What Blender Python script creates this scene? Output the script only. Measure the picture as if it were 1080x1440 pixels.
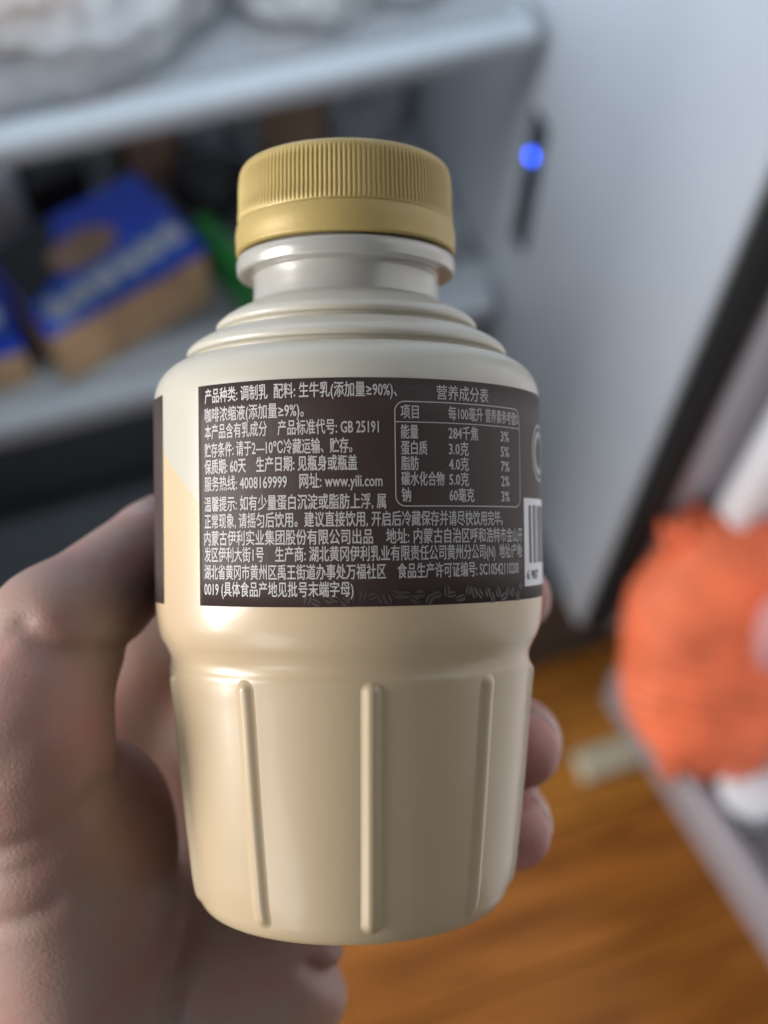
import bpy, bmesh, math, random
import numpy as np
from mathutils import Vector, Matrix, noise

for o in list(bpy.data.objects):
    bpy.data.objects.remove(o)
S = bpy.context.scene
COL = S.collection

# ------------------------------------------------------------------ camera, world, lamps, exposure
CAM = Vector((0.0, 0.0, 1.15))
RIGHT = Vector((0.94789, -0.31767, 0.02399))
DOWN = Vector((-0.26667, -0.83241, -0.48577))
FWD = Vector((0.1742, 0.4541, -0.8738))
cd = bpy.data.cameras.new('camera')
cam = bpy.data.objects.new('camera', cd)
COL.objects.link(cam)
cam.matrix_world = Matrix(((RIGHT.x, -DOWN.x, -FWD.x, CAM.x), (RIGHT.y, -DOWN.y, -FWD.y, CAM.y),
                           (RIGHT.z, -DOWN.z, -FWD.z, CAM.z), (0, 0, 0, 1)))
cd.sensor_fit = 'VERTICAL'
cd.sensor_height = 36.0
cd.lens = 41.25
cd.clip_start = 0.01
cd.clip_end = 60
cd.dof.use_dof = True
cd.dof.focus_distance = 0.176
cd.dof.aperture_fstop = 9.0
S.camera = cam

W = bpy.data.worlds.new('World')
S.world = W
W.use_nodes = True
W.node_tree.nodes['Background'].inputs[0].default_value = (0.80, 0.90, 1.0, 1)
W.node_tree.nodes['Background'].inputs[1].default_value = 0.075

def look_lamp(name, pos, aim, power, sx, sy, color):
    ld = bpy.data.lights.new(name, 'AREA')
    ld.shape = 'RECTANGLE'
    ld.size, ld.size_y = sx, sy
    ld.energy = power
    ld.color = color
    o = bpy.data.objects.new(name, ld)
    COL.objects.link(o)
    p = Vector(pos)
    o.location = p
    o.rotation_euler = (Vector(aim) - p).to_track_quat('-Z', 'Y').to_euler()
    return o

BOT = CAM + FWD * 0.206
look_lamp('window_light', (-1.95, 0.40, 1.36), (0.05, 0.15, 0.95), 64, 0.7, 1.1, (1.0, 0.97, 0.94))
look_lamp('room_light', (-1.85, -1.0, 1.45), (0.1, 0.3, 0.7), 11, 0.9, 0.8, (0.92, 0.96, 1.0))
top = look_lamp('added_fridge_fill', (0.0, 0.40, 1.57), (0.0, 1.15, 0.92), 6.8, 0.45, 0.10, (0.88, 0.94, 1.0))  # added fill inside the fridge top, not a fitted lamp; lifts shelves and walls
top.data.spread = math.radians(115)
strip = look_lamp('added_side_fill', (-0.32, 0.46, 0.92), (0.32, 0.49, 0.76), 1.45, 0.04, 0.75, (0.88, 0.94, 1.0))  # unseen fill added by the left wall to brighten the right one
strip.data.spread = math.radians(80)
S.view_settings.view_transform = 'Standard'
S.view_settings.look = 'None'
S.view_settings.exposure = 0.0
S.view_settings.gamma = 1.0
S.cycles.use_denoising = True
S.cycles.max_bounces = 8
S.cycles.transparent_max_bounces = 12

# ------------------------------------------------------------------ materials
def mat(name, color, rough=0.5, metal=0.0, coat=0.0, var=0.0, vscale=40.0, bump=0.0, bscale=300.0, sss=0.0,
        trans=0.0, alpha=1.0, emit=None, estr=0.0):
    m = bpy.data.materials.new(name)
    m.use_nodes = True
    nt = m.node_tree
    b = nt.nodes['Principled BSDF']
    b.inputs['Base Color'].default_value = (*color, 1)
    b.inputs['Roughness'].default_value = rough
    b.inputs['Metallic'].default_value = metal
    b.inputs['Coat Weight'].default_value = coat
    b.inputs['Coat Roughness'].default_value = 0.12
    b.inputs['Transmission Weight'].default_value = trans
    b.inputs['Alpha'].default_value = alpha
    if sss:
        b.inputs['Subsurface Weight'].default_value = sss
        b.inputs['Subsurface Radius'].default_value = (0.004, 0.0016, 0.0009)
        b.inputs['Subsurface Scale'].default_value = 1.0
    if emit:
        b.inputs['Emission Color'].default_value = (*emit, 1)
        b.inputs['Emission Strength'].default_value = estr
    tc = nt.nodes.new('ShaderNodeTexCoord')
    if var:
        n = nt.nodes.new('ShaderNodeTexNoise')
        n.inputs['Scale'].default_value = vscale
        n.inputs['Detail'].default_value = 5
        nt.links.new(tc.outputs['Object'], n.inputs['Vector'])
        r = nt.nodes.new('ShaderNodeMapRange')
        r.inputs['From Min'].default_value = 0.3
        r.inputs['From Max'].default_value = 0.7
        r.inputs['To Min'].default_value = 1 - var
        r.inputs['To Max'].default_value = 1 + var
        nt.links.new(n.outputs['Fac'], r.inputs['Value'])
        mx = nt.nodes.new('ShaderNodeVectorMath')
        mx.operation = 'SCALE'
        mx.inputs[0].default_value = color
        nt.links.new(r.outputs[0], mx.inputs['Scale'])
        nt.links.new(mx.outputs[0], b.inputs['Base Color'])
    if bump:
        n2 = nt.nodes.new('ShaderNodeTexNoise')
        n2.inputs['Scale'].default_value = bscale
        n2.inputs['Detail'].default_value = 4
        nt.links.new(tc.outputs['Object'], n2.inputs['Vector'])
        bp = nt.nodes.new('ShaderNodeBump')
        bp.inputs['Strength'].default_value = bump
        bp.inputs['Distance'].default_value = 0.001
        nt.links.new(n2.outputs['Fac'], bp.inputs['Height'])
        nt.links.new(bp.outputs[0], b.inputs['Normal'])
    return m

def math_node(nt, op, a, b=None, c=None):
    n = nt.nodes.new('ShaderNodeMath')
    n.operation = op
    for i, v in enumerate((a, b, c)):
        if v is None:
            continue
        if isinstance(v, (int, float)):
            n.inputs[i].default_value = v
        else:
            nt.links.new(v, n.inputs[i])
    return n.outputs[0]

def bottle_material():
    # printed film: off-white shoulder, milk-coffee beige below, slanted edge between the two dark panels
    m = mat('printed_bottle', (0.6, 0.5, 0.33), 0.36, coat=0.2)
    nt = m.node_tree
    b = nt.nodes['Principled BSDF']
    uv = nt.nodes.new('ShaderNodeUVMap')
    uv.uv_map = 'UVMap'
    sp = nt.nodes.new('ShaderNodeSeparateXYZ')
    nt.links.new(uv.outputs[0], sp.inputs[0])
    s, h = sp.outputs[0], sp.outputs[1]          # arc in mm, height in mm
    sc = math_node(nt, 'MAXIMUM', math_node(nt, 'MINIMUM', s, -24.0), -40.0)
    edge = math_node(nt, 'MULTIPLY_ADD', sc, -0.733, -12.4)
    d = math_node(nt, 'SUBTRACT', h, edge)
    f = nt.nodes.new('ShaderNodeMapRange')
    f.inputs['From Min'].default_value = -0.5
    f.inputs['From Max'].default_value = 0.5
    nt.links.new(d, f.inputs['Value'])
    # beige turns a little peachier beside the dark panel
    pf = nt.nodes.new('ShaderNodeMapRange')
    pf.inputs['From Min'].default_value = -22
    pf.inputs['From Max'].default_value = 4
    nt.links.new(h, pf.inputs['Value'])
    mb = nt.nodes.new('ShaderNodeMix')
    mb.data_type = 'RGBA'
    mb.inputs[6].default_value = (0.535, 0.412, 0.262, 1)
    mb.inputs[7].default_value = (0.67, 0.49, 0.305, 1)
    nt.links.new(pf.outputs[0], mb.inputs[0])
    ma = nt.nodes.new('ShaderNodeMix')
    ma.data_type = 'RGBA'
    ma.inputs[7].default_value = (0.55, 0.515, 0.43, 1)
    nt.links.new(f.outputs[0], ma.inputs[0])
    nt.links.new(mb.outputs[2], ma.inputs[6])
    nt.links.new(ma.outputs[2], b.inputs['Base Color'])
    tc = nt.nodes.new('ShaderNodeTexCoord')
    n2 = nt.nodes.new('ShaderNodeTexNoise')
    n2.inputs['Scale'].default_value = 90
    n2.inputs['Detail'].default_value = 3
    nt.links.new(tc.outputs['Object'], n2.inputs['Vector'])
    bp = nt.nodes.new('ShaderNodeBump')
    bp.inputs['Strength'].default_value = 0.05
    bp.inputs['Distance'].default_value = 0.001
    nt.links.new(n2.outputs['Fac'], bp.inputs['Height'])
    nt.links.new(bp.outputs[0], b.inputs['Normal'])
    return m

def skin_material():
    m = mat('skin', (0.45, 0.29, 0.24), 0.48, sss=0.12)
    nt = m.node_tree
    b = nt.nodes['Principled BSDF']
    tc = nt.nodes.new('ShaderNodeTexCoord')
    def nz(scale, detail, rough=0.5):
        n = nt.nodes.new('ShaderNodeTexNoise')
        n.inputs['Scale'].default_value = scale
        n.inputs['Detail'].default_value = detail
        n.inputs['Roughness'].default_value = rough
        nt.links.new(tc.outputs['Object'], n.inputs['Vector'])
        return n.outputs['Fac']
    cr = nt.nodes.new('ShaderNodeValToRGB')
    e = cr.color_ramp.elements
    e[0].position, e[0].color = 0.34, (0.40, 0.20, 0.165, 1)
    e[1].position, e[1].color = 0.64, (0.36, 0.27, 0.215, 1)
    mid = e.new(0.5)
    mid.color = (0.38, 0.24, 0.195, 1)
    nt.links.new(nz(55, 4), cr.inputs[0])
    nt.links.new(cr.outputs[0], b.inputs['Base Color'])
    at = nt.nodes.new('ShaderNodeAttribute')
    at.attribute_name = 'flush'
    fm = nt.nodes.new('ShaderNodeMix')
    fm.data_type = 'RGBA'
    fm.inputs[7].default_value = (0.47, 0.165, 0.145, 1)
    nt.links.new(at.outputs['Fac'], fm.inputs[0])
    nt.links.new(cr.outputs[0], fm.inputs[6])
    nt.links.new(fm.outputs[2], b.inputs['Base Color'])
    v = nt.nodes.new('ShaderNodeTexVoronoi')
    v.feature = 'DISTANCE_TO_EDGE'
    v.inputs['Scale'].default_value = 900
    nt.links.new(tc.outputs['Object'], v.inputs['Vector'])
    hsum = math_node(nt, 'ADD', math_node(nt, 'MULTIPLY', v.outputs['Distance'], 0.35),
                     math_node(nt, 'ADD', math_node(nt, 'MULTIPLY', nz(420, 5, 0.65), 0.35),
                               math_node(nt, 'MULTIPLY', nz(70, 3), 0.9)))
    bp = nt.nodes.new('ShaderNodeBump')
    bp.inputs['Strength'].default_value = 0.22
    bp.inputs['Distance'].default_value = 0.0012
    nt.links.new(hsum, bp.inputs['Height'])
    nt.links.new(bp.outputs[0], b.inputs['Normal'])
    return m

def wood_material(name, tone):
    m = mat(name, tone, 0.38)
    nt = m.node_tree
    b = nt.nodes['Principled BSDF']
    b.inputs['Specular IOR Level'].default_value = 0.3
    tc = nt.nodes.new('ShaderNodeTexCoord')
    mp = nt.nodes.new('ShaderNodeMapping')
    mp.inputs['Scale'].default_value = (3, 34, 34)
    nt.links.new(tc.outputs['Object'], mp.inputs[0])
    n = nt.nodes.new('ShaderNodeTexNoise')
    n.inputs['Scale'].default_value = 1.6
    n.inputs['Detail'].default_value = 6
    n.inputs['Distortion'].default_value = 0.8
    nt.links.new(mp.outputs[0], n.inputs['Vector'])
    cr = nt.nodes.new('ShaderNodeValToRGB')
    e = cr.color_ramp.elements
    e[0].position, e[0].color = 0.32, (tone[0] * 0.55, tone[1] * 0.50, tone[2] * 0.45, 1)
    e[1].position, e[1].color = 0.66, (tone[0] * 1.25, tone[1] * 1.25, tone[2] * 1.2, 1)
    nt.links.new(n.outputs['Fac'], cr.inputs[0])
    nt.links.new(cr.outputs[0], b.inputs['Base Color'])
    return m

M = dict(
    bottle=bottle_material(),
    neck=mat('neck_pearl', (0.45, 0.435, 0.395), 0.28, coat=0.3, metal=0.2),
    gold=mat('gold_cap', (0.45, 0.33, 0.115), 0.46, metal=0.15, coat=0.0, bump=0.05, bscale=900),
    label=mat('label_print', (0.046, 0.026, 0.021), 0.6, coat=0.0, bump=0.04, bscale=1500),
    ink=mat('white_ink', (0.53, 0.495, 0.475), 0.55),
    fine_ink=mat('grey_ink', (0.42, 0.40, 0.385), 0.5),
    faint_ink=mat('bean_ink', (0.056, 0.041, 0.036), 0.55),
    barcode=mat('barcode_white', (0.72, 0.72, 0.74), 0.45),
    black_ink=mat('black_ink', (0.03, 0.03, 0.03), 0.5),
    skin=skin_material(),
    nail=mat('nail', (0.42, 0.25, 0.21), 0.35, coat=0.3, sss=0.1),
    liner=mat('fridge_liner', (0.44, 0.475, 0.52), 0.42, var=0.03, vscale=6),
    frame=mat('fridge_frame', (0.52, 0.54, 0.60), 0.38),
    trim=mat('shelf_trim', (0.37, 0.41, 0.445), 0.55, var=0.03, vscale=10),
    glass=mat('shelf_glass', (0.44, 0.48, 0.52), 0.2, alpha=0.38),
    shelf_plate=mat('shelf_plate', (0.30, 0.325, 0.35), 0.3, var=0.05, vscale=8),
    gasket=mat('gasket_rubber', (0.004, 0.0045, 0.005), 0.9),
    drawer=mat('drawer_slate', (0.060, 0.068, 0.075), 0.35, var=0.1, vscale=10),
    plinth=mat('plinth_slate', (0.075, 0.083, 0.09), 0.45),
    door=mat('door_liner', (0.84, 0.86, 0.90), 0.33),
    bin=mat('bin_plastic', (0.33, 0.31, 0.345), 0.3, alpha=0.88),
    slot=mat('slot_black', (0.018, 0.02, 0.024), 0.5),
    led=mat('led_blue', (0.01, 0.03, 0.5), 0.4, emit=(0.02, 0.10, 1.0), estr=9.0),
    cream=mat('cream_plastic', (0.60, 0.55, 0.40), 0.45),
    orange=mat('orange_fibre', (0.86, 0.185, 0.075), 0.65, var=0.25, vscale=25, bump=0.5, bscale=260),
    blue=mat('blue_print', (0.006, 0.055, 0.56), 0.4, var=0.15, vscale=20),
    lightblue=mat('pale_blue_print', (0.03, 0.16, 0.55), 0.45),
    kraft=mat('kraft_card', (0.55, 0.37, 0.21), 0.7, var=0.2, vscale=30),
    black=mat('black_card', (0.010, 0.010, 0.012), 0.5),
    brown=mat('brown_card', (0.34, 0.21, 0.14), 0.6, var=0.25, vscale=25),
    whiteprint=mat('white_print', (0.55, 0.57, 0.62), 0.5),
    green=mat('green_card', (0.01, 0.22, 0.03), 0.45),
    red=mat('red_plastic', (0.36, 0.02, 0.016), 0.35),
    grey=mat('grey_glass', (0.36, 0.39, 0.40), 0.3, var=0.1),
    pale=mat('pale_plastic', (0.66, 0.68, 0.72), 0.35),
    lilac=mat('lilac_white', (0.60, 0.56, 0.59), 0.45),
    bowl=mat('dark_bowl', (0.022, 0.022, 0.024), 0.25),
    film=mat('bag_film', (0.46, 0.47, 0.48), 0.35, alpha=0.45, bump=0.4, bscale=30),
    pink=mat('pink_film', (0.55, 0.27, 0.27), 0.5),
    milk=mat('milky_plastic', (0.50, 0.55, 0.58), 0.3),
)

# ------------------------------------------------------------------ helpers
def link(name, me, m, parent=None, smooth=False):
    o = bpy.data.objects.new(name, me)
    COL.objects.link(o)
    if m is not None:
        for mm in (m if isinstance(m, (list, tuple)) else [m]):
            me.materials.append(mm)
    if parent is not None:
        o.parent = parent
    if smooth:
        me.polygons.foreach_set('use_smooth', [True] * len(me.polygons))
    return o

def from_np(name, V, F, m, parent=None, smooth=True):
    me = bpy.data.meshes.new(name)
    me.from_pydata([tuple(v) for v in V], [], [tuple(f) for f in F])
    me.update()
    return link(name, me, m, parent, smooth)

def tag(o, label=None, cat=None, group=None, kind=None):
    if label: o['label'] = label
    if cat: o['category'] = cat
    if group: o['group'] = group
    if kind: o['kind'] = kind
    return o

def empty(name, loc, label, cat, group=None, rz=0.0):
    o = bpy.data.objects.new(name, None)
    o.empty_display_size = 0.02
    COL.objects.link(o)
    o.location = loc
    o.rotation_euler = (0, 0, rz)
    return tag(o, label, cat, group)

def box_bm(bm, x0, x1, y0, y1, z0, z1, bev=0.0):
    b = bmesh.new()
    bmesh.ops.create_cube(b, size=1)
    for v in b.verts:
        v.co = Vector(((x0 + x1) / 2 + v.co.x * (x1 - x0), (y0 + y1) / 2 + v.co.y * (y1 - y0), (z0 + z1) / 2 + v.co.z * (z1 - z0)))
    if bev:
        bmesh.ops.bevel(b, geom=list(b.edges), offset=bev, segments=3, profile=0.5, affect='EDGES')
    t = bpy.data.meshes.new('t')
    b.to_mesh(t)
    b.free()
    bm.from_mesh(t)
    bpy.data.meshes.remove(t)

def box(name, ext, m, parent=None, bev=0.002, smooth=False):
    bm = bmesh.new()
    box_bm(bm, *ext, bev)
    me = bpy.data.meshes.new(name)
    bm.to_mesh(me)
    bm.free()
    return link(name, me, m, parent, smooth)

def lathe(name, prof, m, parent=None, seg=96, uv=None, radial=None):
    """prof: list of (r, z); closed on the axis where r == 0"""
    P = np.array(prof, float)
    n = len(P)
    th = np.linspace(-math.pi, math.pi, seg, endpoint=False)
    V = []
    for i in range(n):
        r = np.full(seg, P[i, 0])
        if radial is not None:
            r = r + radial(th, P[i, 0], P[i, 1])
        V.append(np.stack([r * np.sin(th), -r * np.cos(th), np.full(seg, P[i, 1])], 1))
    V = np.concatenate(V)
    F = []
    for i in range(n - 1):
        for j in range(seg):
            k = (j + 1) % seg
            F.append((i * seg + j, i * seg + k, (i + 1) * seg + k, (i + 1) * seg + j))
    o = from_np(name, V, F, m, parent)
    me = o.data
    if uv:
        lay = me.uv_layers.new(name='UVMap')
        R = 33.4
        li = 0
        data = []
        for i in range(n - 1):
            for j in range(seg):
                for (a, b) in ((i, j), (i, j + 1), (i + 1, j + 1), (i + 1, j)):
                    data += [(-math.pi + 2 * math.pi * b / seg) * R, P[a, 1] * 1000 - 62.0]
        lay.data.foreach_set('uv', data)
    bm = bmesh.new()
    bm.from_mesh(me)
    bmesh.ops.remove_doubles(bm, verts=bm.verts, dist=1e-7)
    bmesh.ops.recalc_face_normals(bm, faces=bm.faces)
    bm.to_mesh(me)
    bm.free()
    me.polygons.foreach_set('use_smooth', [True] * len(me.polygons))
    return o

def catmull(P, sub):
    P = [np.array(p, float) for p in P]
    out = []
    for i in range(len(P) - 1):
        p0 = P[max(i - 1, 0)]; p1 = P[i]; p2 = P[i + 1]; p3 = P[min(i + 2, len(P) - 1)]
        l = np.linalg.norm(p2 - p1) + 1e-9
        def tg(a, b, c):
            d1 = np.linalg.norm(b - a) + 1e-9; d2 = np.linalg.norm(c - b) + 1e-9
            return ((b - a) / d1 * d2 + (c - b) / d2 * d1) / (d1 + d2)
        m1 = tg(p0, p1, p2) * l if i > 0 else (p2 - p1)
        m2 = tg(p1, p2, p3) * l if i < len(P) - 2 else (p2 - p1)
        for k in range(sub):
            t = k / sub
            out.append((2*t**3 - 3*t**2 + 1) * p1 + (t**3 - 2*t**2 + t) * m1 + (-2*t**3 + 3*t**2) * p2 + (t**3 - t**2) * m2)
    out.append(P[-1])
    return np.array(out)

# ------------------------------------------------------------------ setting: wooden floor
floor = box('floor', (-1.6, 2.0, -1.6, 1.6, -0.06, -0.012), wood_material('floor_underlay', (0.10, 0.05, 0.02)), None, 0.0)
tag(floor, 'warm orange brown plank floor below the open fridge door', None, None, 'structure')
rng = random.Random(4)
tones = [wood_material('oak_plank_%d' % k, t) for k, t in enumerate([(0.43, 0.165, 0.028), (0.50, 0.205, 0.034), (0.36, 0.13, 0.024), (0.45, 0.18, 0.030)])]
pbm = bmesh.new()
box_bm(pbm, -0.449, 0.449, -0.0585, 0.0585, -0.012, 0.0, 0.0012)
pm = []
for t in tones:
    me = bpy.data.meshes.new('plank')
    pbm.to_mesh(me)
    me.materials.append(t)
    pm.append(me)
for r in range(13):
    for c in range(3):
        o = bpy.data.objects.new('plank', rng.choice(pm))
        COL.objects.link(o)
        o.parent = floor
        o.location = (-0.42 + c * 0.9 + (r % 3) * 0.29, -0.92 + r * 0.119, 0.0)

# ------------------------------------------------------------------ refrigerator
FX0, FX1, FY0, FY1, FZ0, FZ1 = -0.34, 0.318, 0.335, 0.96, 0.19, 1.62
fr = empty('refrigerator', (0, 0.65, 0), 'open refrigerator with pale grey blue walls, two shelves and its door swung wide', 'refrigerator')
fr_off = Vector((0, -0.65, 0))
def fpart(name, ext, m, parent=None, bev=0.004):
    p = parent or fr
    off = 0.65 if p is fr else 0.0
    e = (ext[0], ext[1], ext[2] - off, ext[3] - off, ext[4], ext[5])
    return box(name, e, m, p, bev)
fpart('side_wall', (FX1, FX1 + 0.055, FY0, FY1, FZ0, FZ1), M['liner'])
fpart('side_wall', (FX0 - 0.055, FX0, FY0, FY1, FZ0, FZ1), M['liner'])
fpart('back_wall', (FX0 - 0.055, FX1 + 0.055, FY1 + 0.001, FY1 + 0.05, FZ0, FZ1), M['liner'])
fpart('roof_panel', (FX0 - 0.055, FX1 + 0.055, FY0, FY1 + 0.05, FZ1 + 0.001, FZ1 + 0.05), M['liner'])
fpart('base_panel', (FX0 - 0.055, FX1 + 0.055, FY0 + 0.03, FY1 + 0.05, FZ0 + 0.001 - 0.004, FZ0 + 0.012), M['drawer'])
fpart('plinth', (FX0 - 0.055, FX1 + 0.08, 0.372, 0.42, 0.001, 0.185), M['plinth'], None, 0.003)
fpart('gasket', (FX1 + 0.000, FX1 + 0.024, 0.317, 0.334, FZ0 + 0.02, FZ1), M['gasket'], None, 0.006)
fpart('front_frame', (FX1 + 0.027, FX1 + 0.075, 0.322, 0.334, FZ0, FZ1), M['frame'], None, 0.004)
# shelves
for zt, th, m in ((0.646, 0.021, 'upper'), (0.374, 0.030, 'lower')):
    sh = fpart('shelf', (FX0 + 0.002, FX1 - 0.002, 0.588, FY1 - 0.02, zt - 0.007, zt - 0.002), M['glass' if m == 'upper' else 'shelf_plate'], None, 0.001)
    tr = box('shelf_trim', (FX0 + 0.001, FX1 - 0.006, 0.566 - 0.65, 0.588 - 0.65, zt - th, zt), M['trim'], sh, 0.006, True)
    box('support_rail', (FX1 - 0.014, FX1 - 0.001, 0.592 - 0.65, 0.95 - 0.65, zt - th, zt - 0.0085), M['trim'], sh, 0.003)
# drawer under the lower shelf
dr = fpart('drawer', (FX0 + 0.006, FX1 - 0.006, 0.60, 0.93, 0.204, 0.325), M['drawer'], None, 0.012)
box('drawer_rim', (FX0 + 0.004, FX1 - 0.004, 0.585 - 0.65, 0.60 - 0.651, 0.295, 0.33), M['drawer'], dr, 0.004)
# control slot on the right wall with a blue lamp
sl = fpart('control_slot', (FX1 - 0.0025, FX1 + 0.002, 0.549, 0.572, 0.450, 0.576), M['slot'], None, 0.001)
def lens_mesh(r):
    bm = bmesh.new()
    bmesh.ops.create_uvsphere(bm, u_segments=24, v_segments=12, radius=r)
    for v in bm.verts:
        v.co.x *= 0.45
    me = bpy.data.meshes.new('led')
    bm.to_mesh(me)
    bm.free()
    return me
led = link('led', lens_mesh(0.0042), M['led'], sl, True)
led.location = (FX1 - 0.003, 0.561 - 0.65, 0.541)

# door, swung out to the right
HX, HY = 0.405, 0.325
DANG = math.atan2(-0.986, 0.164)          # direction from the hinge to the free edge
door = bpy.data.objects.new('door', None)
door.empty_display_size = 0.05
COL.objects.link(door)
bm = bmesh.new()
box_bm(bm, 0.0, 0.60, 0.0, 0.05, 0.09, FZ1, 0.006)      # panel; +Y local is the outer side
box_bm(bm, 0.006, 0.034, -0.034, 0.002, 0.15, FZ1 - 0.03, 0.009)   # raised ridge of the liner at the hinge side
me = bpy.data.meshes.new('door')
bm.to_mesh(me)
bm.free()
bpy.data.objects.remove(door)
door = link('door', me, M['door'], fr)
door.location = (HX, HY - 0.65, 0)
door.rotation_euler = (0, 0, DANG)
DM = Matrix.Translation((HX, HY, 0)) @ Matrix.Rotation(DANG, 4, 'Z')
BD = 0.097
bn = bpy.data.objects.new('x', None)
bpy.data.objects.remove(bn)
bm = bmesh.new()
box_bm(bm, 0.040, 0.56, -BD, -BD + 0.004, 0.178, 0.226, 0.001)      # front wall
box_bm(bm, 0.040, 0.044, -BD + 0.004, -0.002, 0.186, 0.226, 0.001)
box_bm(bm, 0.040, 0.56, -BD + 0.004, -0.002, 0.172, 0.177, 0.001)
me = bpy.data.meshes.new('door_bin')
bm.to_mesh(me)
bm.free()
bn = link('door_bin', me, M['bin'], door)
box('bin_rail', (0.038, 0.562, -BD - 0.005, -BD + 0.009, 0.227, 0.248), M['bin'], bn, 0.005, True)
box('hinge_cover', (0.318 , 0.38, 0.240 - 0.65, 0.272 - 0.65, 0.001, 0.022), M['cream'], fr, 0.004)

# ------------------------------------------------------------------ bottle frame (mm coordinates u right, h up, w toward the camera)
UPC = Vector((-0.0123, -1.0, 0.02388)).normalized()
VC = Vector((-49.0, 40.0, 1650.0)).normalized()
def cam2w(v):
    return RIGHT * v.x + DOWN * v.y + FWD * v.z
BZ = cam2w(UPC).normalized()
BY = cam2w(VC)
BY = (BY - BZ * BY.dot(BZ)).normalized()
BX = BY.cross(BZ).normalized()
BO = CAM + cam2w(VC) * 0.206 - BZ * 0.062
BMAT = Matrix(((BX.x, BY.x, BZ.x, BO.x), (BX.y, BY.y, BZ.y, BO.y), (BX.z, BY.z, BZ.z, BO.z), (0, 0, 0, 1)))

bottle = empty('milk_bottle', (0, 0, 0), 'beige ribbed plastic milk coffee bottle with gold cap and dark label', 'bottle')
bottle.matrix_world = BMAT

PROF = [(0.0, -60.0), (12, -60.2), (20.5, -60.8), (23.2, -62.0), (24.4, -62.1), (25.5, -61.5), (26.4, -60.2), (27.0, -58.2), (28.2, -50),
        (29.35, -39.6), (30.65, -26), (31.05, -22.4), (31.12, -21.2), (30.95, -20.2), (31.0, -19.2), (31.5, -17.9), (32.5, -16.0),
        (33.05, -14.2), (33.3, -12.4), (33.4, -10.5), (33.4, -9.5), (33.4, -8.5), (33.4, 0), (33.4, 10), (33.4, 21), (33.4, 22.6), (33.4, 23.6), (33.25, 25.0), (32.8, 26.6), (31.8, 28.3),
        (30.2, 29.8), (28.6, 30.6), (27.3, 30.75), (26.75, 31.0), (26.95, 31.4), (27.65, 31.75), (27.8, 32.3), (27.3, 33.1), (25.6, 34.4), (23.6, 35.35),
        (22.3, 35.55), (21.75, 35.8), (21.9, 36.15), (22.55, 36.5), (22.75, 37.0), (22.2, 37.8), (20.6, 39.0), (18.6, 40.1), (17.3, 40.65), (16.75, 40.9)]
pp = catmull(PROF, 6)
pp[:, 0] = np.maximum(pp[:, 0], 0)
body = lathe('bottle_body', [(r / 1000, (h + 62) / 1000) for r, h in pp], M['bottle'], bottle, 200, uv=True)

NECK = [(16.75, 40.85), (16.45, 41.3), (16.35, 42.0), (16.25, 43.5), (16.2, 45.6), (16.22, 46.0), (16.5, 46.12), (18.4, 46.15), (18.95, 46.35), (19.1, 47.0), (19.1, 48.6), (18.85, 49.1),
        (17.9, 49.4), (17.2, 49.5), (17.0, 50.2), (17.0, 52.0)]
pp = catmull(NECK, 5)
lathe('neck_ring', [(r / 1000, (h + 62) / 1000) for r, h in pp], M['neck'], bottle, 160)

CAPB = [(17.3, 49.9), (18.9, 49.85), (19.2, 50.1), (19.22, 50.6), (19.12, 54.4), (18.95, 54.9), (18.7, 55.1)]
CAPT = [(18.7, 55.15), (18.8, 55.5), (18.75, 58), (18.6, 62.8), (18.4, 64.1), (17.8, 65.0), (16.7, 65.5), (15.5, 65.7), (8, 65.7), (0.0, 65.7)]
tb = catmull(CAPB, 4)
ct = catmull(CAPT, 5)
def ridges(th, r, z):
    h = z * 1000 - 62
    a = min(1.0, max(0.0, (h - 55.3) / 0.5)) * min(1.0, max(0.0, (64.3 - h) / 1.2))
    return a * 0.00014 * (np.abs(np.cos(th * 75)) ** 0.8 * 2 - 1.6)
cap = lathe('cap', [(r / 1000, (h + 62) / 1000) for r, h in ct], M['gold'], bottle, 1200, radial=ridges)
lathe('tamper_band', [(r / 1000, (h + 62) / 1000) for r, h in tb], M['gold'], cap, 160)

def body_r(h):
    return float(np.interp(h, BP_H, BP_R))
_bp = catmull(PROF, 6)
_o = [i for i in range(len(_bp)) if _bp[i, 0] > 24.0 and _bp[i, 1] < 29.5]
_s = np.array(sorted([(h, r) for r, h in _bp[_o] if h > -61.5]))
BP_H, BP_R = _s[:, 0], _s[:, 1]

# moulded ribs
def rib_mesh():
    V, F = [], []
    hs = np.concatenate([np.linspace(-60.2, -57.6, 14), np.linspace(-57.0, -23.6, 24), np.linspace(-23.0, -20.6, 14)])
    ss = np.linspace(-2.3, 2.3, 25)
    for h in hs:
        for s in ss:
            e = max(0.0, -58.2 - h, h + 22.7)
            q = math.hypot(s, e) / 1.25
            a = 1.0
            pr = 0.78 * a * math.exp(-q ** 2.6 * 1.2) - 0.05
            r = body_r(h) + pr
            t = s / body_r(h)
            V.append((r * math.sin(t) / 1000, -r * math.cos(t) / 1000, (h + 62) / 1000))
    n = len(ss)
    for i in range(len(hs) - 1):
        for j in range(n - 1):
            F.append((i*n+j, i*n+j+1, (i+1)*n+j+1, (i+1)*n+j))
    me = bpy.data.meshes.new('rib')
    me.from_pydata(V, [], F)
    me.materials.append(M['bottle'])
    lay = me.uv_layers.new(name='UVMap')
    lay.data.foreach_set('uv', [0.0, -40.0] * len(me.loops))
    me.polygons.foreach_set('use_smooth', [True] * len(me.polygons))
    return me
rm = rib_mesh()
for a in (-1.21, -0.548, 0.100, 0.762, 1.43, 2.10, 2.75, -2.90, -2.55, -1.88):
    if a == -2.90:
        continue
    o = bpy.data.objects.new('rib', rm)
    COL.objects.link(o)
    o.parent = bottle
    o.rotation_euler = (0, 0, a)

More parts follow.
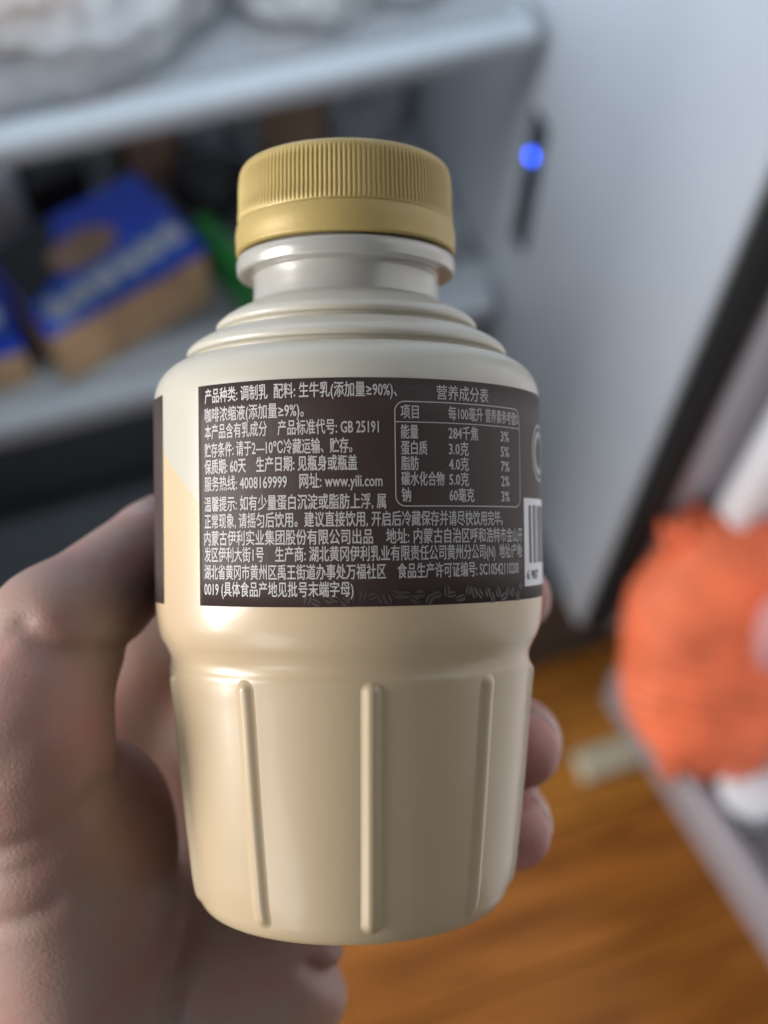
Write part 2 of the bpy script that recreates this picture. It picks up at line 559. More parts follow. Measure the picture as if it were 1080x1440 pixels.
# label panels and print, wrapped round the bottle (s = arc in mm, h = height in mm)
RL = 33.4
def wrap(s, h, lift):
    t = s / RL
    r = RL + lift
    return (r * math.sin(t) / 1000, -r * math.cos(t) / 1000, (h + 62) / 1000)

def panel(name, s0, s1, h0, h1, lift, m, parent, n=80, corner=0.0):
    V, F = [], []
    nh = 6
    for i in range(n + 1):
        s = s0 + (s1 - s0) * i / n
        for j in range(nh + 1):
            h = h0 + (h1 - h0) * j / nh
            V.append(wrap(s, h, lift))
    for i in range(n):
        for j in range(nh):
            a = i * (nh + 1) + j
            F.append((a, a + nh + 1, a + nh + 2, a + 1))
    # a thin edge so the film has thickness
    return from_np(name, V, F, m, parent)

def film(name, s0, s1, h0, h1, lift, m, parent, n=80):
    o = panel(name, s0, s1, h0, h1, lift, m, parent, n)
    md = o.modifiers.new('thickness', 'SOLIDIFY')
    md.thickness = 0.00005
    md.offset = -1
    return o

label = film('label', -25.35, 62.0, -9.75, 24.05, 0.10, M['label'], bottle, 110)
side_label = film('label', -78.0, -37.4, -9.9, 24.0, 0.10, M['label'], bottle, 60)
side_label['label'] = 'plain dark brown panel at the left edge of the bottle'
label['label'] = 'dark brown ingredients panel with white print and nutrition table'

TXT = {}
def lettering(text, s0, s1, hc, m=None, hh=2.15, bold=0.0, parent=None, lift=0.16):
    cu = bpy.data.curves.new('lettering', 'FONT')
    cu.body = text
    cu.size = 1.0
    cu.resolution_u = 2
    cu.offset = 0.0
    ob = bpy.data.objects.new('lettering', cu)
    COL.objects.link(ob)
    dg = bpy.context.evaluated_depsgraph_get()
    me = bpy.data.meshes.new_from_object(ob.evaluated_get(dg))
    bpy.data.objects.remove(ob)
    me.name = 'lettering'
    # print spread: three close copies give the strokes their weight
    bmt = bmesh.new()
    for k, (dx, dy) in enumerate(((0, 0), (1, 0.4), (0.5, -0.8))):
        for v in me.vertices:
            v.co.z = k * 1.0
        n0 = len(bmt.verts)
        bmt.from_mesh(me)
        bmt.verts.ensure_lookup_table()
    me2 = bpy.data.meshes.new('lettering')
    bmt.to_mesh(me2)
    bmt.free()
    bpy.data.meshes.remove(me)
    me = me2
    n = len(me.vertices)
    co = np.empty(n * 3)
    me.vertices.foreach_get('co', co)
    co = co.reshape(-1, 3)
    lay = np.round(co[:, 2]).astype(int)
    x0, x1 = co[:, 0].min(), co[:, 0].max()
    sx = (s1 - s0) / (x1 - x0)
    sy = hh / 0.88
    s = s0 + (co[:, 0] - x0) * sx
    h = hc + (co[:, 1] - 0.345) * sy
    sp = 0.045 + bold * 4
    s = s + np.array((-0.5, 0.5, 0.0))[lay] * sp
    h = h + np.array((0.2, 0.3, -0.5))[lay] * sp
    t = s / RL
    r = RL + lift + lay * 0.004
    out = np.stack([r * np.sin(t), -r * np.cos(t), h + 62], 1) / 1000
    me.vertices.foreach_set('co', out.ravel())
    me.materials.clear()
    me.update()
    return link('lettering', me, m or M['ink'], parent or label)

LINES = [
    ('产品种类: 调制乳  配料: 生牛乳(添加量≥90%)、', -23.75, 7.35, 22.25, 0.004),
    ('咖啡浓缩液(添加量≥9%)。', -23.8, -6.5, 19.35, 0.004),
    ('本产品含有乳成分    产品标准代号: GB 25191', -23.8, 4.55, 16.75, 0.004),
    ('贮存条件: 请于2—10℃冷藏运输、贮存。', -23.85, 0.6, 13.95, 0.004),
    ('保质期: 60天    生产日期: 见瓶身或瓶盖', -23.9, 1.3, 11.4, 0.009),
    ('服务热线: 4008169999    网址: www.yili.com', -23.95, 5.0, 8.8, 0.004),
    ('温馨提示: 如有少量蛋白沉淀或脂肪上浮, 属', -24.0, 5.5, 5.7, 0.004),
    ('正常现象, 请摇匀后饮用。建议直接饮用, 开启后冷藏保存并请尽快饮用完毕。', -24.0, 26.6, 3.1, 0.004),
    ('内蒙古伊利实业集团股份有限公司出品    地址: 内蒙古自治区呼和浩特市金山开', -24.1, 32.4, 0.5, 0.004),
    ('发区伊利大街1号    生产商: 湖北黄冈伊利乳业有限责任公司黄州分公司(N)  地址/产地:', -24.1, 32.3, -2.0, 0.004),
    ('湖北省黄冈市黄州区禹王街道办事处万福社区    食品生产许可证编号: SC10542110200', -24.15, 31.0, -4.65, 0.004),
    ('0019 (具体食品产地见批号末端字母)', -24.2, 0.55, -7.2, 0.004)]
for t, a, b, h, bo in LINES:
    lettering(t, a, b, h, bold=bo)
lettering('营养成分表', 13.7, 23.6, 22.0, hh=2.1)
for t, a, b, h in [('项目', 7.9, 10.7, 18.95), ('每100毫升', 15.7, 22.3, 18.95), ('营养素参考值%', 22.9, 31.5, 18.95),
                   ('能量', 7.9, 10.6, 16.0), ('284千焦', 15.7, 21.3, 16.0), ('3%', 26.4, 28.6, 16.0),
                   ('蛋白质', 7.9, 12.0, 13.6), ('3.0克', 15.7, 19.3, 13.6), ('5%', 26.4, 28.6, 13.6),
                   ('脂肪', 7.9, 10.6, 11.3), ('4.0克', 15.7, 19.3, 11.3), ('7%', 26.4, 28.6, 11.3),
                   ('碳水化合物', 7.9, 14.8, 9.0), ('5.0克', 15.7, 19.3, 9.0), ('2%', 26.4, 28.6, 9.0),
                   ('钠', 7.9, 9.3, 6.6), ('60毫克', 15.7, 20.3, 6.6), ('3%', 26.4, 28.6, 6.6)]:
    lettering(t, a, b, h, hh=2.0, bold=0.008 if a > 7 and h < 17 else 0.002)

def stroke(name, pts, width, m, parent, lift=0.16, closed=False):
    """a flat printed line along (s, h) points"""
    P = np.array(pts, float)
    n = len(P)
    V, F = [], []
    for i in range(n):
        a = P[(i - 1) % n] if (closed or i > 0) else P[i]
        b = P[(i + 1) % n] if (closed or i < n - 1) else P[i]
        d = b - a
        d /= np.linalg.norm(d) + 1e-9
        nn = np.array((-d[1], d[0])) * width / 2
        V.append(wrap(*(P[i] - nn), lift))
        V.append(wrap(*(P[i] + nn), lift))
    for i in range(n if closed else n - 1):
        j = (i + 1) % n
        F.append((2*i, 2*j, 2*j+1, 2*i+1))
    return from_np(name, V, F, m, parent, False)

def rrect(s0, s1, h0, h1, r):
    pts = []
    def seg(a, b, k):
        for i in range(k):
            pts.append((a[0] + (b[0]-a[0]) * i / k, a[1] + (b[1]-a[1]) * i / k))
    def arc(c, a0):
        for i in range(8):
            a = a0 + (math.pi / 2) * i / 8
            pts.append((c[0] + r * math.cos(a), c[1] + r * math.sin(a)))
    seg((s0 + r, h0), (s1 - r, h0), 24); arc((s1 - r, h0 + r), -math.pi / 2)
    seg((s1, h0 + r), (s1, h1 - r), 10); arc((s1 - r, h1 - r), 0)
    seg((s1 - r, h1), (s0 + r, h1), 24); arc((s0 + r, h1 - r), math.pi / 2)
    seg((s0, h1 - r), (s0, h0 + r), 10); arc((s0 + r, h0 + r), math.pi)
    return pts
stroke('table_frame', rrect(7.0, 31.9, 5.0, 20.55, 1.5), 0.16, M['ink'], label, closed=True)
stroke('table_line', [(7.0 + 24.9 * i / 20, 17.5) for i in range(21)], 0.14, M['ink'], label)

# barcode block at the right edge
bc = panel('barcode', 33.2, 54.0, -7.7, 6.5, 0.15, M['barcode'], label, 30)
s = 35.2
rb = random.Random(11)
bars_v = []
while s < 52:
    w = rb.choice((0.33, 0.33, 0.66, 0.99))
    bars_v.append((s, w))
    s += w + rb.choice((0.33, 0.66, 0.66, 0.99))
for s, w in bars_v:
    stroke('bar', [(s + w / 2, -4.0), (s + w / 2, 5.3)], w, M['black_ink'], bc, 0.20) if False else None
V, F = [], []
for s, w in bars_v:
    k = len(V)
    V += [wrap(s, -4.0, 0.2), wrap(s + w, -4.0, 0.2), wrap(s + w, 5.4, 0.2), wrap(s, 5.4, 0.2)]
    F.append((k, k+1, k+2, k+3))
from_np('bars', V, F, M['black_ink'], bc, False)
lettering('6 907', 34.0, 39.6, -5.9, M['black_ink'], 1.9, 0.01, bc, 0.2)
# round emblem above the barcode, mostly past the edge
stroke('emblem_ring', [(42 + 4.6 * math.cos(a), 14.2 + 4.6 * math.sin(a)) for a in np.linspace(0, 2*math.pi, 40, endpoint=False)], 0.5, M['fine_ink'], label, closed=True)
stroke('emblem_ring', [(42 + 3.2 * math.cos(a), 14.2 + 3.2 * math.sin(a)) for a in np.linspace(0, 2*math.pi, 40, endpoint=False)], 1.0, M['fine_ink'], label, closed=True)

# faint coffee beans along the foot of the label
rb = random.Random(3)
V, F = [], []
def bean(cs, ch, ang, a, b):
    ca, sa = math.cos(ang), math.sin(ang)
    for half in (1, -1):
        k = len(V)
        m = 7
        up = []
        for i in range(m):
            x = -a + 2 * a * i / (m - 1)
            y = b * math.sqrt(max(0, 1 - (x / a) ** 2))
            mid = 0.13 * b + 0.18 * b * math.sin(x / a * 2.5) * half
            up.append((x, half * max(mid, 0.05), half * max(y, mid + 0.01)))
        for x, y0, y1 in up:
            for y in (y0, y1):
                V.append(wrap(cs + x * ca - y * sa, ch + x * sa + y * ca, 0.15))
        for i in range(m - 1):
            q = (k + 2*i, k + 2*i + 2, k + 2*i + 3, k + 2*i + 1)
            F.append(q if half > 0 else q[::-1])
for i in range(30):
    s = -6 + i * 1.3 + rb.uniform(-0.3, 0.3)
    h = -9.0 + rb.uniform(-0.1, 0.9 + max(0, (s - 4)) * 0.035)
    bean(s, h, rb.uniform(0, 3.1), rb.uniform(0.8, 1.05), rb.uniform(0.5, 0.62))
V = [v for v in V]
bo = from_np('bean_print', V, F, M['faint_ink'], label, False)

# ------------------------------------------------------------------ hand: one continuous surface from a distance field (mm)
def hp(px, py, w):
    k = (206.0 - w) / 1650.0
    return np.array(((px - 491) * k, (760 - py) * k, w), float)

GS = 1.15
lo = np.array((-84.0, -150.0, -82.0))
hi = np.array((52.0, 26.0, 34.0))
nx, ny, nz_ = [int(v) for v in np.ceil((hi - lo) / GS)]
X, Y, Z = np.meshgrid(lo[0] + np.arange(nx) * GS, lo[1] + np.arange(ny) * GS, lo[2] + np.arange(nz_) * GS, indexing='ij')
X = X.astype(np.float32); Y = Y.astype(np.float32); Z = Z.astype(np.float32)

def cone(a, b, ra, rb):
    d = b - a
    L = float(d @ d)
    t = np.clip(((X - a[0]) * d[0] + (Y - a[1]) * d[1] + (Z - a[2]) * d[2]) / L, 0, 1)
    return np.sqrt((X - a[0] - t * d[0]) ** 2 + (Y - a[1] - t * d[1]) ** 2 + (Z - a[2] - t * d[2]) ** 2) - (ra + (rb - ra) * t)

def ell(c, r, rot=0.0):
    ca, sa = math.cos(rot), math.sin(rot)
    x0, y0 = X - c[0], Y - c[1]
    x = (x0 * ca + y0 * sa) / r[0]; y = (-x0 * sa + y0 * ca) / r[1]; z = (Z - c[2]) / r[2]
    k0 = np.sqrt(x * x + y * y + z * z) + 1e-6
    k1 = np.sqrt((x / r[0]) ** 2 + (y / r[1]) ** 2 + (z / r[2]) ** 2) + 1e-6
    return k0 * (k0 - 1) / k1

def smin(a, b, k):
    h = np.clip(0.5 + 0.5 * (b - a) / k, 0, 1)
    return b + (a - b) * h - k * h * (1 - h)

def chain(pts, rad, k=2.0):
    D = None
    for i in range(len(pts) - 1):
        c = cone(pts[i], pts[i + 1], rad[i], rad[i + 1])
        D = c if D is None else smin(D, c, k)
    return D

wrist = np.array((-55.0, -122.0, -27.0))
mcp = [hp(208, 898, -52), hp(290, 1010, -53), hp(345, 1130, -52), hp(385, 1240, -47)]
palm = None
for i, p in enumerate(mcp):
    base = wrist + np.array((i * 7.0 - 6, i * -2.0 + 12, -2.0 * i - (20, 9, 2, 0)[i]))
    c = cone(base, p, 12.5, 11.0)
    palm = c if palm is None else smin(palm, c, 10)
palm = smin(palm, cone(np.array((-64.0, -170.0, -22.0)), wrist + np.array((4, 6, 0)), 22, 20), 14)
palm = smin(palm, cone(np.array((-54.0, -172.0, -28.0)), wrist + np.array((14, 6, -4)), 20, 17), 14)
# heel of the hand under the little finger
palm = smin(palm, ell(hp(372, 1375, -38), (16.5, 17, 13), -0.5), 8)
# fleshy floor of the palm below the bottle
palm = smin(palm, ell(hp(250, 1345, -26), (31, 20, 16), 0.15), 10)
# ball of the thumb
palm = smin(palm, ell(hp(112, 1230, -9), (17, 27, 17), -0.25), 9)
# thumb
tc_ = hp(112, 1400, -15); tm = hp(36, 1035, 9); ti = hp(82, 885, 2); tt = hp(232, 752, -19)
thumb = chain([tc_, tm], [17, 13.6], 3)
thumb = smin(thumb, cone(tm, ti, 13.3, 11.3), 5)
thumb = smin(thumb, cone(ti, tt, 11.2, 8.4), 4)
hand = smin(palm, thumb, 4.5)
# web between thumb and forefinger
hand = smin(hand, cone(hp(80, 1110, -42), mcp[0] + np.array((-3, -6, 0)), 9, 10), 7)
fingers = [
    ([mcp[0], hp(470, 832, -51), hp(680, 818, -38), hp(726, 844, -25)], [11.0, 9.2, 8.2, 6.9]),
    ([mcp[1], hp(560, 1005, -54), hp(722, 1046, -33), hp(731, 1058, -17)], [11.5, 9.6, 8.6, 7.3]),
    ([mcp[2], hp(560, 1125, -52), hp(708, 1158, -29), hp(718, 1174, -14)], [11.0, 9.2, 8.2, 6.9]),
    ([mcp[3], hp(520, 1250, -48), hp(600, 1250, -34), hp(630, 1246, -26)], [9.8, 8.0, 7.0, 6.2])]
D = hand
tips = []
for pts, rad in fingers:
    f = chain(pts, rad, 3)
    D = np.minimum(D, smin(hand, f, 5))
hand = D
# creases: shallow grooves along polylines
def groove(pts, depth, sig, w=0.0):
    """shallow fold along a line on the side that faces up out of the palm"""
    global hand
    d = None
    pts = [hp(x, y, w) for x, y in pts]
    for a, b in zip(pts[:-1], pts[1:]):
        e = b - a
        L = float(e[0] ** 2 + e[1] ** 2)
        t = np.clip(((X - a[0]) * e[0] + (Y - a[1]) * e[1]) / L, 0, 1)
        c = np.sqrt((X - a[0] - t * e[0]) ** 2 + (Y - a[1] - t * e[1]) ** 2)
        d = c if d is None else np.minimum(d, c)
    hand = hand + depth * np.exp(-(d / sig) ** 2) * (Z > w - 14)
groove([(172, 905), (125, 904), (88, 888), (60, 866)], 1.1, 1.5, 2)
groove([(150, 1085), (132, 1112), (88, 1142), (20, 1165)], 1.0, 1.5, 6)
groove([(118, 1150), (60, 1190), (0, 1200)], 0.6, 1.4, 6)
groove([(0, 1272), (50, 1260), (98, 1236)], 0.8, 1.4, 4)
groove([(205, 1445), (232, 1368), (262, 1296)], 0.8, 1.4, -18)
groove([(240, 1445), (262, 1372), (285, 1300)], 0.8, 1.4, -18)
groove([(430, 1322), (462, 1358), (490, 1396)], 2.6, 1.6, -30)
groove([(46, 842), (20, 862), (0, 890)], 0.5, 1.3, 4)
groove([(66, 850), (40, 880), (22, 905)], 0.5, 1.3, 4)
groove([(110, 980), (70, 1010), (30, 1060)], 0.35, 2.2, 8)
# keep clear of the bottle it grips
rr = np.sqrt(X * X + Z * Z)
prof_r = np.interp(Y, BP_H, BP_R).astype(np.float32) + 0.45
bsd = np.maximum(rr - prof_r, np.maximum(-62.6 - Y, Y - 60))
hand = np.maximum(hand, -bsd)

def surface_nets(Fd):
    sgn = Fd < 0
    nX, nY, nZ = Fd.shape
    cnt = np.zeros((nX-1, nY-1, nZ-1), np.int8)
    for a in (0, 1):
        for b in (0, 1):
            for c in (0, 1):
                cnt += sgn[a:nX-1+a, b:nY-1+b, c:nZ-1+c]
    act = (cnt > 0) & (cnt < 8)
    idx = -np.ones(act.shape, np.int64)
    I = np.argwhere(act)
    idx[act] = np.arange(len(I))
    acc = np.zeros((len(I), 3)); num = np.zeros(len(I))
    corners = [(a, b, c) for a in (0, 1) for b in (0, 1) for c in (0, 1)]
    for p in corners:
        for ax in range(3):
            if p[ax] == 0:
                q = list(p); q[ax] = 1
                v0 = Fd[I[:, 0]+p[0], I[:, 1]+p[1], I[:, 2]+p[2]]
                v1 = Fd[I[:, 0]+q[0], I[:, 1]+q[1], I[:, 2]+q[2]]
                mk = (v0 < 0) != (v1 < 0)
                t = np.where(mk, v0 / np.where(v0 == v1, 1, v0 - v1), 0)
                pos = np.array(p, float)[None, :].repeat(len(I), 0)
                pos[:, ax] += t
                acc[mk] += pos[mk]; num[mk] += 1
    V = I + acc / num[:, None]
    quads = []
    for ax in range(3):
        o1, o2 = [(1, 2), (2, 0), (0, 1)][ax]
        sl0 = [slice(None)] * 3; sl1 = [slice(None)] * 3
        sl0[ax] = slice(0, -1); sl1[ax] = slice(1, None)
        ch = sgn[tuple(sl0)] != sgn[tuple(sl1)]
        E = np.argwhere(ch)
        ok = np.ones(len(E), bool)
        for o in (o1, o2):
            ok &= (E[:, o] > 0) & (E[:, o] < Fd.shape[o] - 1)
        E = E[ok]
        d1 = np.zeros(3, int); d1[o1] = 1
        d2 = np.zeros(3, int); d2[o2] = 1
        def g(e): return idx[e[:, 0], e[:, 1], e[:, 2]]
        q = np.stack([g(E), g(E - d1), g(E - d1 - d2), g(E - d2)], 1)
        fl = sgn[E[:, 0], E[:, 1], E[:, 2]]
        q[fl] = q[fl][:, ::-1]
        quads.append(q)
    return V, np.concatenate(quads)

V, F = surface_nets(hand)
V = lo + V * GS
Vl = np.stack([V[:, 0], -V[:, 2], V[:, 1] + 62], 1) / 1000
F = F[(F >= 0).all(1)]
ho = from_np('hand', Vl, F[:, ::-1], M['skin'], None)
bm = bmesh.new()
bm.from_mesh(ho.data)
bmesh.ops.recalc_face_normals(bm, faces=bm.faces)
for _ in range(2):
    bmesh.ops.smooth_vert(bm, verts=bm.verts, factor=0.5, use_axis_x=True, use_axis_y=True, use_axis_z=True)
bm.to_mesh(ho.data)
bm.free()
ho.data.polygons.foreach_set('use_smooth', [True] * len(ho.data.polygons))
ho.matrix_world = BMAT
tag(ho, 'left hand gripping the bottle from behind, thumb up its left side, fingertips showing right', 'hand')

# blood flush: redder towards the fingertips and where the skin is pressed
vc = np.empty(len(ho.data.vertices) * 3)
ho.data.vertices.foreach_get('co', vc)
vc = vc.reshape(-1, 3) * 1000
vmm = np.stack([vc[:, 0], vc[:, 2] - 62, -vc[:, 1]], 1)
fl = np.zeros(len(vmm))
for c, sg, am in [(f[0][3], 13, 0.85) for f in fingers] + [(tt, 12, 0.35), (hp(150, 1120, -2), 15, 0.35), (hp(75, 1110, 18), 12, 0.25), (mcp[0], 14, 0.1)]:
    fl = np.maximum(fl, am * np.exp(-((vmm - c) ** 2).sum(1) / sg ** 2))
fa = ho.data.attributes.new('flush', 'FLOAT', 'POINT')
fa.data.foreach_set('value', fl.astype(np.float32))

def nail(base, tip, r0, r1, out, length=11.0, half=0.85):
    a = np.array(base); b = np.array(tip)
    ax = (b - a) / np.linalg.norm(b - a)
    out = np.array(out, float)
    out = out - ax * (out @ ax)
    out /= np.linalg.norm(out)
    sd = np.cross(ax, out)
    V, F = [], []
    m, n = 10, 12
    for i in range(m + 1):
        t = i / m
        c = b - ax * (length * 0.95) + ax * length * t
        for j in range(n + 1):
            q = (j / n * 2 - 1) * half * (1 - 0.35 * max(0, (t - 0.7) / 0.3) ** 2) * (0.82 + 0.18 * min(1, t / 0.2))
            r = r1 + 0.16 - 0.6 * (1 - min(1, t / 0.25)) - 3.0 * max(0, t - 0.7) ** 1.3 - 0.55 * abs(j / n * 2 - 1) ** 4
            p = c + (out * math.cos(q) + sd * math.sin(q)) * r
            V.append((p[0] / 1000, -p[2] / 1000, (p[1] + 62) / 1000))
    for i in range(m):
        for j in range(n):
            k = i * (n + 1) + j
            F.append((k, k + n + 1, k + n + 2, k + 1))
    o = from_np('nail', V, F, M['nail'], ho)
    md = o.modifiers.new('thickness', 'SOLIDIFY')
    md.thickness = 0.0003
    return o
nail(ti, tt, 11, 8.5, (-0.55, 0.8, 0.35), 12.5)
for (pts, rad), od in zip(fingers, ((0.3, 0.3, -1), (0.25, 0.1, -1), (0.25, 0, -1), (0.3, -0.3, -1))):
    nail(pts[2], pts[3], rad[2], rad[3] + 0.25, od, 8.5, 0.6)

# ------------------------------------------------------------------ things on the lower shelf
Z1 = 0.3745
def rot_box(name, label_, cat, c, size, rz, m, parts=(), group=None, bev=0.003):
    e = empty(name, (c[0], c[1], c[2]), label_, cat, group, rz)
    box('carton' if 'carton' not in name else 'carton_body', (-size[0]/2, size[0]/2, -size[1]/2, size[1]/2, 0, size[2]), m, e, bev)
    return e

def quad_patch(name, pts, z, m, parent):
    return from_np(name, [(x, y, z) for x, y in pts], [tuple(range(len(pts)))], m, parent, False)

def blob_patch(name, cx, cy, rx, ry, z, m, parent, rot=0.0, seed=0, n=28, amp=0.15):
    pts = []
    for i in range(n):
        a = 2 * math.pi * i / n
        k = 1 + amp * noise.noise(Vector((math.cos(a) * 2 + seed, math.sin(a) * 2, seed * 1.7)))
        x, y = rx * k * math.cos(a), ry * k * math.sin(a)
        pts.append((cx + x * math.cos(rot) - y * math.sin(rot), cy + x * math.sin(rot) + y * math.cos(rot)))
    return quad_patch(name, pts, z, m, parent)

# snack box: blue printed lid over kraft sides. local x along the front edge
def snack_box(c, rz, label_, sx=0.150, sy=0.135, hz=0.052, grp='blue and kraft snack boxes'):
    e = empty('snack_box', c, label_, 'box', grp, rz)
    box('tray', (-sx/2, sx/2, -sy/2, sy/2, 0, hz), M['kraft'], e, 0.002)
    lid = box('lid', (-sx/2 - 0.0015, sx/2 + 0.0015, -sy/2 + 0.002, sy/2 + 0.002, hz + 0.0005, hz + 0.009), M['blue'], e, 0.002)
    t = hz + 0.0095
    quad_patch('black_panel', [(-sx/2, -0.02), (-0.030, -0.004), (-0.012, sy/2), (-sx/2, sy/2)], t, M['black'], lid)
    blob_patch('food_picture', -0.006, 0.008, 0.030, 0.018, t + 0.0006, M['brown'], lid, 0.1, 2)
    quad_patch('pale_band', [(-sx/2 + 0.006, -0.050), (sx/2 - 0.008, -0.040), (sx/2 - 0.008, -0.008), (-sx/2 + 0.006, -0.018)], t + 0.0003, M['lightblue'], lid)
    for k in range(6):
        blob_patch('lettering', -0.052 + k * 0.0215, -0.034 + k * 0.0022, 0.0105, 0.0105, t + 0.0009, M['whiteprint'], lid, 0.3, k + 5, 22, 0.45)
    for x in (-0.02, 0.045):
        box('crease', (x - 0.0012, x + 0.0012, -sy/2 - 0.0008, -sy/2 + 0.0005, 0.001, hz - 0.001), M['brown'], e, 0.0)
    return e
snack_box((0.000, 0.662, Z1), math.radians(20), 'blue lidded kraft box with white print lying beside the green carton on the lower shelf', 0.140, 0.102, 0.055)
snack_box((-0.150, 0.655, Z1), math.radians(5), 'blue lidded kraft box at the left picture edge, cut off by it', 0.145, 0.120, 0.035)
g = rot_box('green_carton', 'flat green carton standing on edge right of the blue box', 'carton', (0.102, 0.652, Z1), (0.016, 0.085, 0.045), math.radians(17), M['green'])
g = rot_box('white_carton', 'lilac white carton standing behind the blue boxes at the left', 'carton', (-0.090, 0.77, Z1), (0.075, 0.05, 0.075), 0.1, M['lilac'])
g = rot_box('black_carton', 'black carton standing behind the blue box', 'carton', (-0.018, 0.765, Z1), (0.05, 0.045, 0.07), 0.25, M['black'])
g = rot_box('brown_carton', 'dark brown carton beside the red lidded jar under the shelf bar', 'carton', (0.066, 0.80, Z1), (0.04, 0.05, 0.09), 0.1, M['brown'])
g = rot_box('brown_carton', 'brown carton standing behind the pale cup', 'carton', (0.196, 0.80, Z1), (0.055, 0.05, 0.12), -0.05, M['brown'])

def jar(name, label_, cat, x, y, z, r, h, mb, ml, lid=0.014, grp=None):
    e = empty(name, (x, y, z), label_, cat, grp)
    lathe('jar_body', [(0, 0.0), (r * 0.9, 0.0), (r, 0.004), (r, h * 0.85), (r * 0.85, h * 0.95), (r * 0.85, h)], mb, e, 40)
    lathe('jar_lid', [(r * 0.86, h), (r * 0.93, h + 0.001), (r * 0.93, h + lid), (r * 0.85, h + lid + 0.002), (0, h + lid + 0.002)], ml, e, 40)
    return e
jar('jar', 'small jar with a red lid behind the blue box', 'jar', 0.026, 0.815, Z1, 0.019, 0.062, M['grey'], M['red'])
jar('jar', 'grey glass jar between the brown carton and the pale cup', 'jar', 0.106, 0.81, Z1, 0.018, 0.085, M['grey'], M['grey'])
def cup(label_, x, y, z, r, h, m):
    e = empty('cup', (x, y, z), label_, 'cup')
    lathe('cup_wall', [(0, 0.001), (r * 0.75, 0.0), (r, h), (r * 1.05, h), (r * 1.05, h + 0.003), (r * 0.96, h + 0.003), (r * 0.72, 0.003), (0, 0.004)], m, e, 40)
    return e
cup('pale plastic cup standing between the grey jar and a brown carton', 0.145, 0.81, Z1, 0.016, 0.10, M['pale'])
e = empty('bowl', (0.112, 0.742, Z1), 'dark shallow bowl in front of the grey jar', 'bowl')
lathe('bowl_wall', [(0, 0.001), (0.022, 0.0), (0.034, 0.014), (0.040, 0.026), (0.0385, 0.027), (0.032, 0.016), (0.021, 0.004), (0, 0.004)], M['bowl'], e, 48)

def crumple(name, label_, cat, c, rx, ry, rz_, m, seed, amp=0.35, n=56, sharp=1.0):
    V, F = [], []
    for i in range(n + 1):
        ph = math.pi * i / n
        for j in range(n * 2):
            th = 2 * math.pi * j / (n * 2)
            d = Vector((math.sin(ph) * math.cos(th), math.sin(ph) * math.sin(th), math.cos(ph)))
            q = 0
            f = 1.6
            a = 1
            for o in range(3):
                q += a * (1 - 2 * abs(noise.noise(d * f + Vector((seed, seed * 2, o * 3)))))
                f *= 2.1
                a *= 0.5
            k = 1 + amp * (q - 0.9)
            z = d.z * rz_ * k
            V.append((d.x * rx * k, d.y * ry * k, max(z, -rz_ * 0.5)))
    w = n * 2
    for i in range(n):
        for j in range(w):
            F.append((i*w+j, i*w+(j+1) % w, (i+1)*w+(j+1) % w, (i+1)*w+j))
    o = from_np(name, V, F, m)
    bm = bmesh.new()
    bm.from_mesh(o.data)
    bmesh.ops.remove_doubles(bm, verts=bm.verts, dist=1e-6)
    bmesh.ops.recalc_face_normals(bm, faces=bm.faces)
    bm.to_mesh(o.data)
    bm.free()
    o.location = (c[0], c[1], c[2] + rz_ * 0.5)
    return tag(o, label_, cat)
crumple('plastic_bag', 'small crumpled clear bag beside the brown carton under the shelf bar', 'plastic bag', (0.266, 0.80, Z1), 0.038, 0.04, 0.085, M['film'], 3.1)
# upper shelf
crumple('plastic_bag', 'large crumpled clear bag lying on the upper shelf at the left', 'plastic bag', (-0.02, 0.70, 0.6465), 0.15, 0.115, 0.06, M['film'], 7.7, 0.2, 72)
crumple('plastic_bag', 'pale folded bag lying on the upper shelf right of the big clear bag', 'plastic bag', (0.200, 0.71, 0.6465), 0.10, 0.105, 0.04, M['film'], 12.3, 0.22, 64)
g = rot_box('brown_packet', 'brown packet showing through the big clear bag', 'packet', (0.000, 0.665, 0.6475), (0.06, 0.045, 0.022), 0.4, M['brown'])

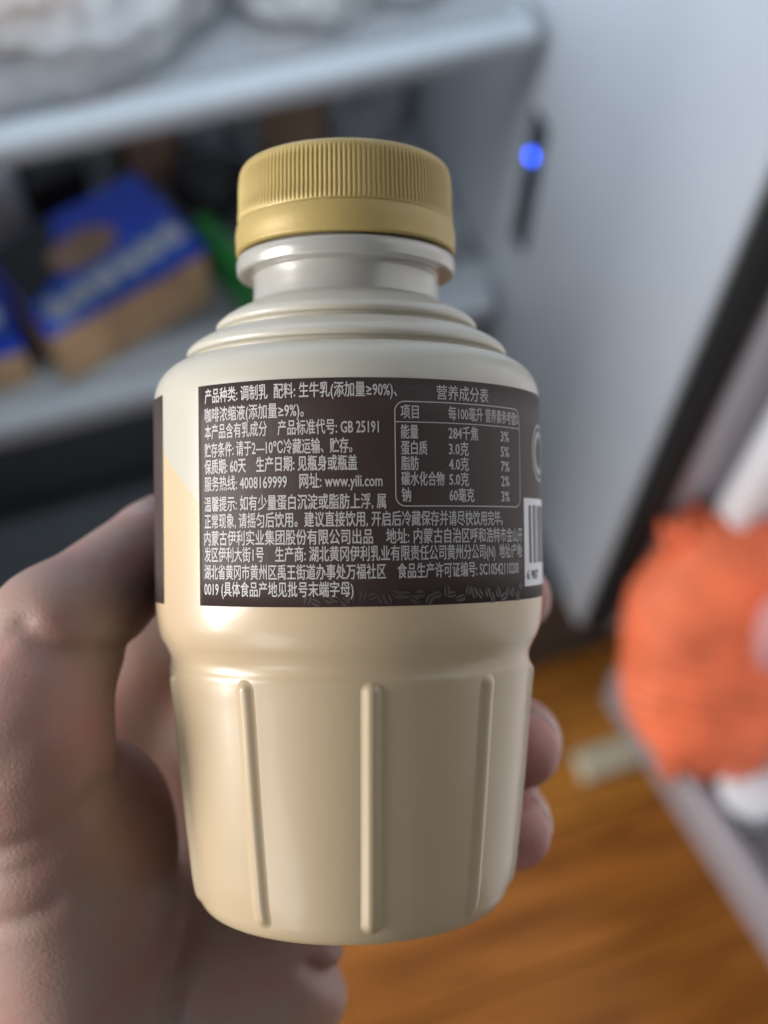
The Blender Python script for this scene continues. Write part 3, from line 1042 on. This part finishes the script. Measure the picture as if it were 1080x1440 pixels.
# ------------------------------------------------------------------ things in the door bin
def bundle():
    """ribbed orange fibre bundle: soft pillow, ridged across, with jagged fringes at both ends"""
    V, F = [], []
    n, m = 150, 72
    rb = random.Random(5)
    L, Wd, T = 0.112, 0.072, 0.042
    for i in range(n + 1):
        t = -1 + 2 * i / n
        env = (1 - abs(t) ** 2.6) ** 0.5 if abs(t) < 1 else 0
        env = max(env, 0.03)
        for j in range(m):
            a = 2 * math.pi * j / m
            sk = t + 0.10 * math.cos(a)
            rid = 0.02 * (abs(math.sin(sk * 26.0)) - 0.5)
            nz0 = 0.10 * noise.noise(Vector((t * 2.2, math.cos(a) * 1.5, math.sin(a) * 1.5)))
            k = env * (1 + rid + nz0)
            ca, sa = math.cos(a), math.sin(a)
            q4 = (abs(ca) ** 2.6 + abs(sa) ** 2.6) ** (-1 / 2.6)
            gz = 0.0038 * (abs(math.sin((t + 0.16 * ca) * 24.0)) - 0.5) * min(1, env * 1.5) * sa
            V.append((Wd * k * ca * q4, L * t * 0.93, T * k * sa * q4 + gz))
    for i in range(n):
        for j in range(m):
            F.append((i*m+j, i*m+(j+1) % m, (i+1)*m+(j+1) % m, (i+1)*m+j))
    k = len(V)
    F.append(tuple(range(m))[::-1])
    F.append(tuple(n * m + j for j in range(m)))
    # jagged fringe teeth round the rim
    for row in range(3):
        for q in range(20):
            a = (1 if q % 2 else -1) * (math.pi / 2) + (q - 9.5 + row * 0.33) / 20 * 1.5 + (-0.15 if q % 2 else 0.25)
            ca, sa = math.cos(a), math.sin(a)
            q4 = (abs(ca) ** 2.6 + abs(sa) ** 2.6) ** (-1 / 2.6)
            x, y = Wd * ca * 0.94 * q4, L * 0.93 * sa * 0.94 * q4
            ln = rb.uniform(0.012, 0.026)
            tx, ty = -sa * 0.009, ca * 0.009
            ox, oy = ca * ln, sa * ln
            z = (row - 1) * 0.009
            b = len(V)
            V += [(x - tx, y - ty, z - 0.004), (x + tx, y + ty, z - 0.004), (x + tx, y + ty, z + 0.004), (x - tx, y - ty, z + 0.004), (x + ox, y + oy, z + rb.uniform(-0.003, 0.003))]
            F += [(b, b+1, b+4), (b+1, b+2, b+4), (b+2, b+3, b+4), (b+3, b, b+4), (b+3, b+2, b+1, b)]
    return V, F
V, F = bundle()
ob = from_np('fibre_bundle', V, F, M['orange'])
e1 = Vector((0.15, 0.62, 0.77)).normalized()
e2 = Vector((0.95, -0.25, 0.0))
e2 = (e2 - e1 * e2.dot(e1)).normalized()
e3 = e2.cross(e1) * -1
if e3.z < 0: e3 = -e3
e2 = e1.cross(e3)
ob.matrix_world = Matrix(((e2.x, e1.x, e3.x, 0.366), (e2.y, e1.y, e3.y, 0.236), (e2.z, e1.z, e3.z, 0.335), (0, 0, 0, 1)))
tag(ob, 'bright orange ribbed fibre bundle with jagged edges standing in the door bin', 'bundle')

def din(s, dy, z):
    return DM @ Vector((s, dy, z))
p = din(0.17, -0.055, 0.185)
jar('jar', 'milky white jar in the door bin below the orange bundle', 'jar', p.x, p.y, p.z, 0.030, 0.055, M['milk'], M['pale'])
p = din(0.285, -0.050, 0.185)
rot_box('milk_carton', 'white carton at the near end of the door bin', 'carton', p, (0.07, 0.07, 0.075), DANG, M['door'])
p = din(0.100, -0.030, 0.185)
pk = empty('pink_pouch', p, 'dull pink pouch standing in the door bin behind the orange bundle', 'pouch', None, DANG)
lathe('pouch_body', [(0, 0), (0.023, 0.0), (0.026, 0.02), (0.025, 0.18), (0.018, 0.23), (0.006, 0.25), (0, 0.251)], M['pink'], pk, 36)
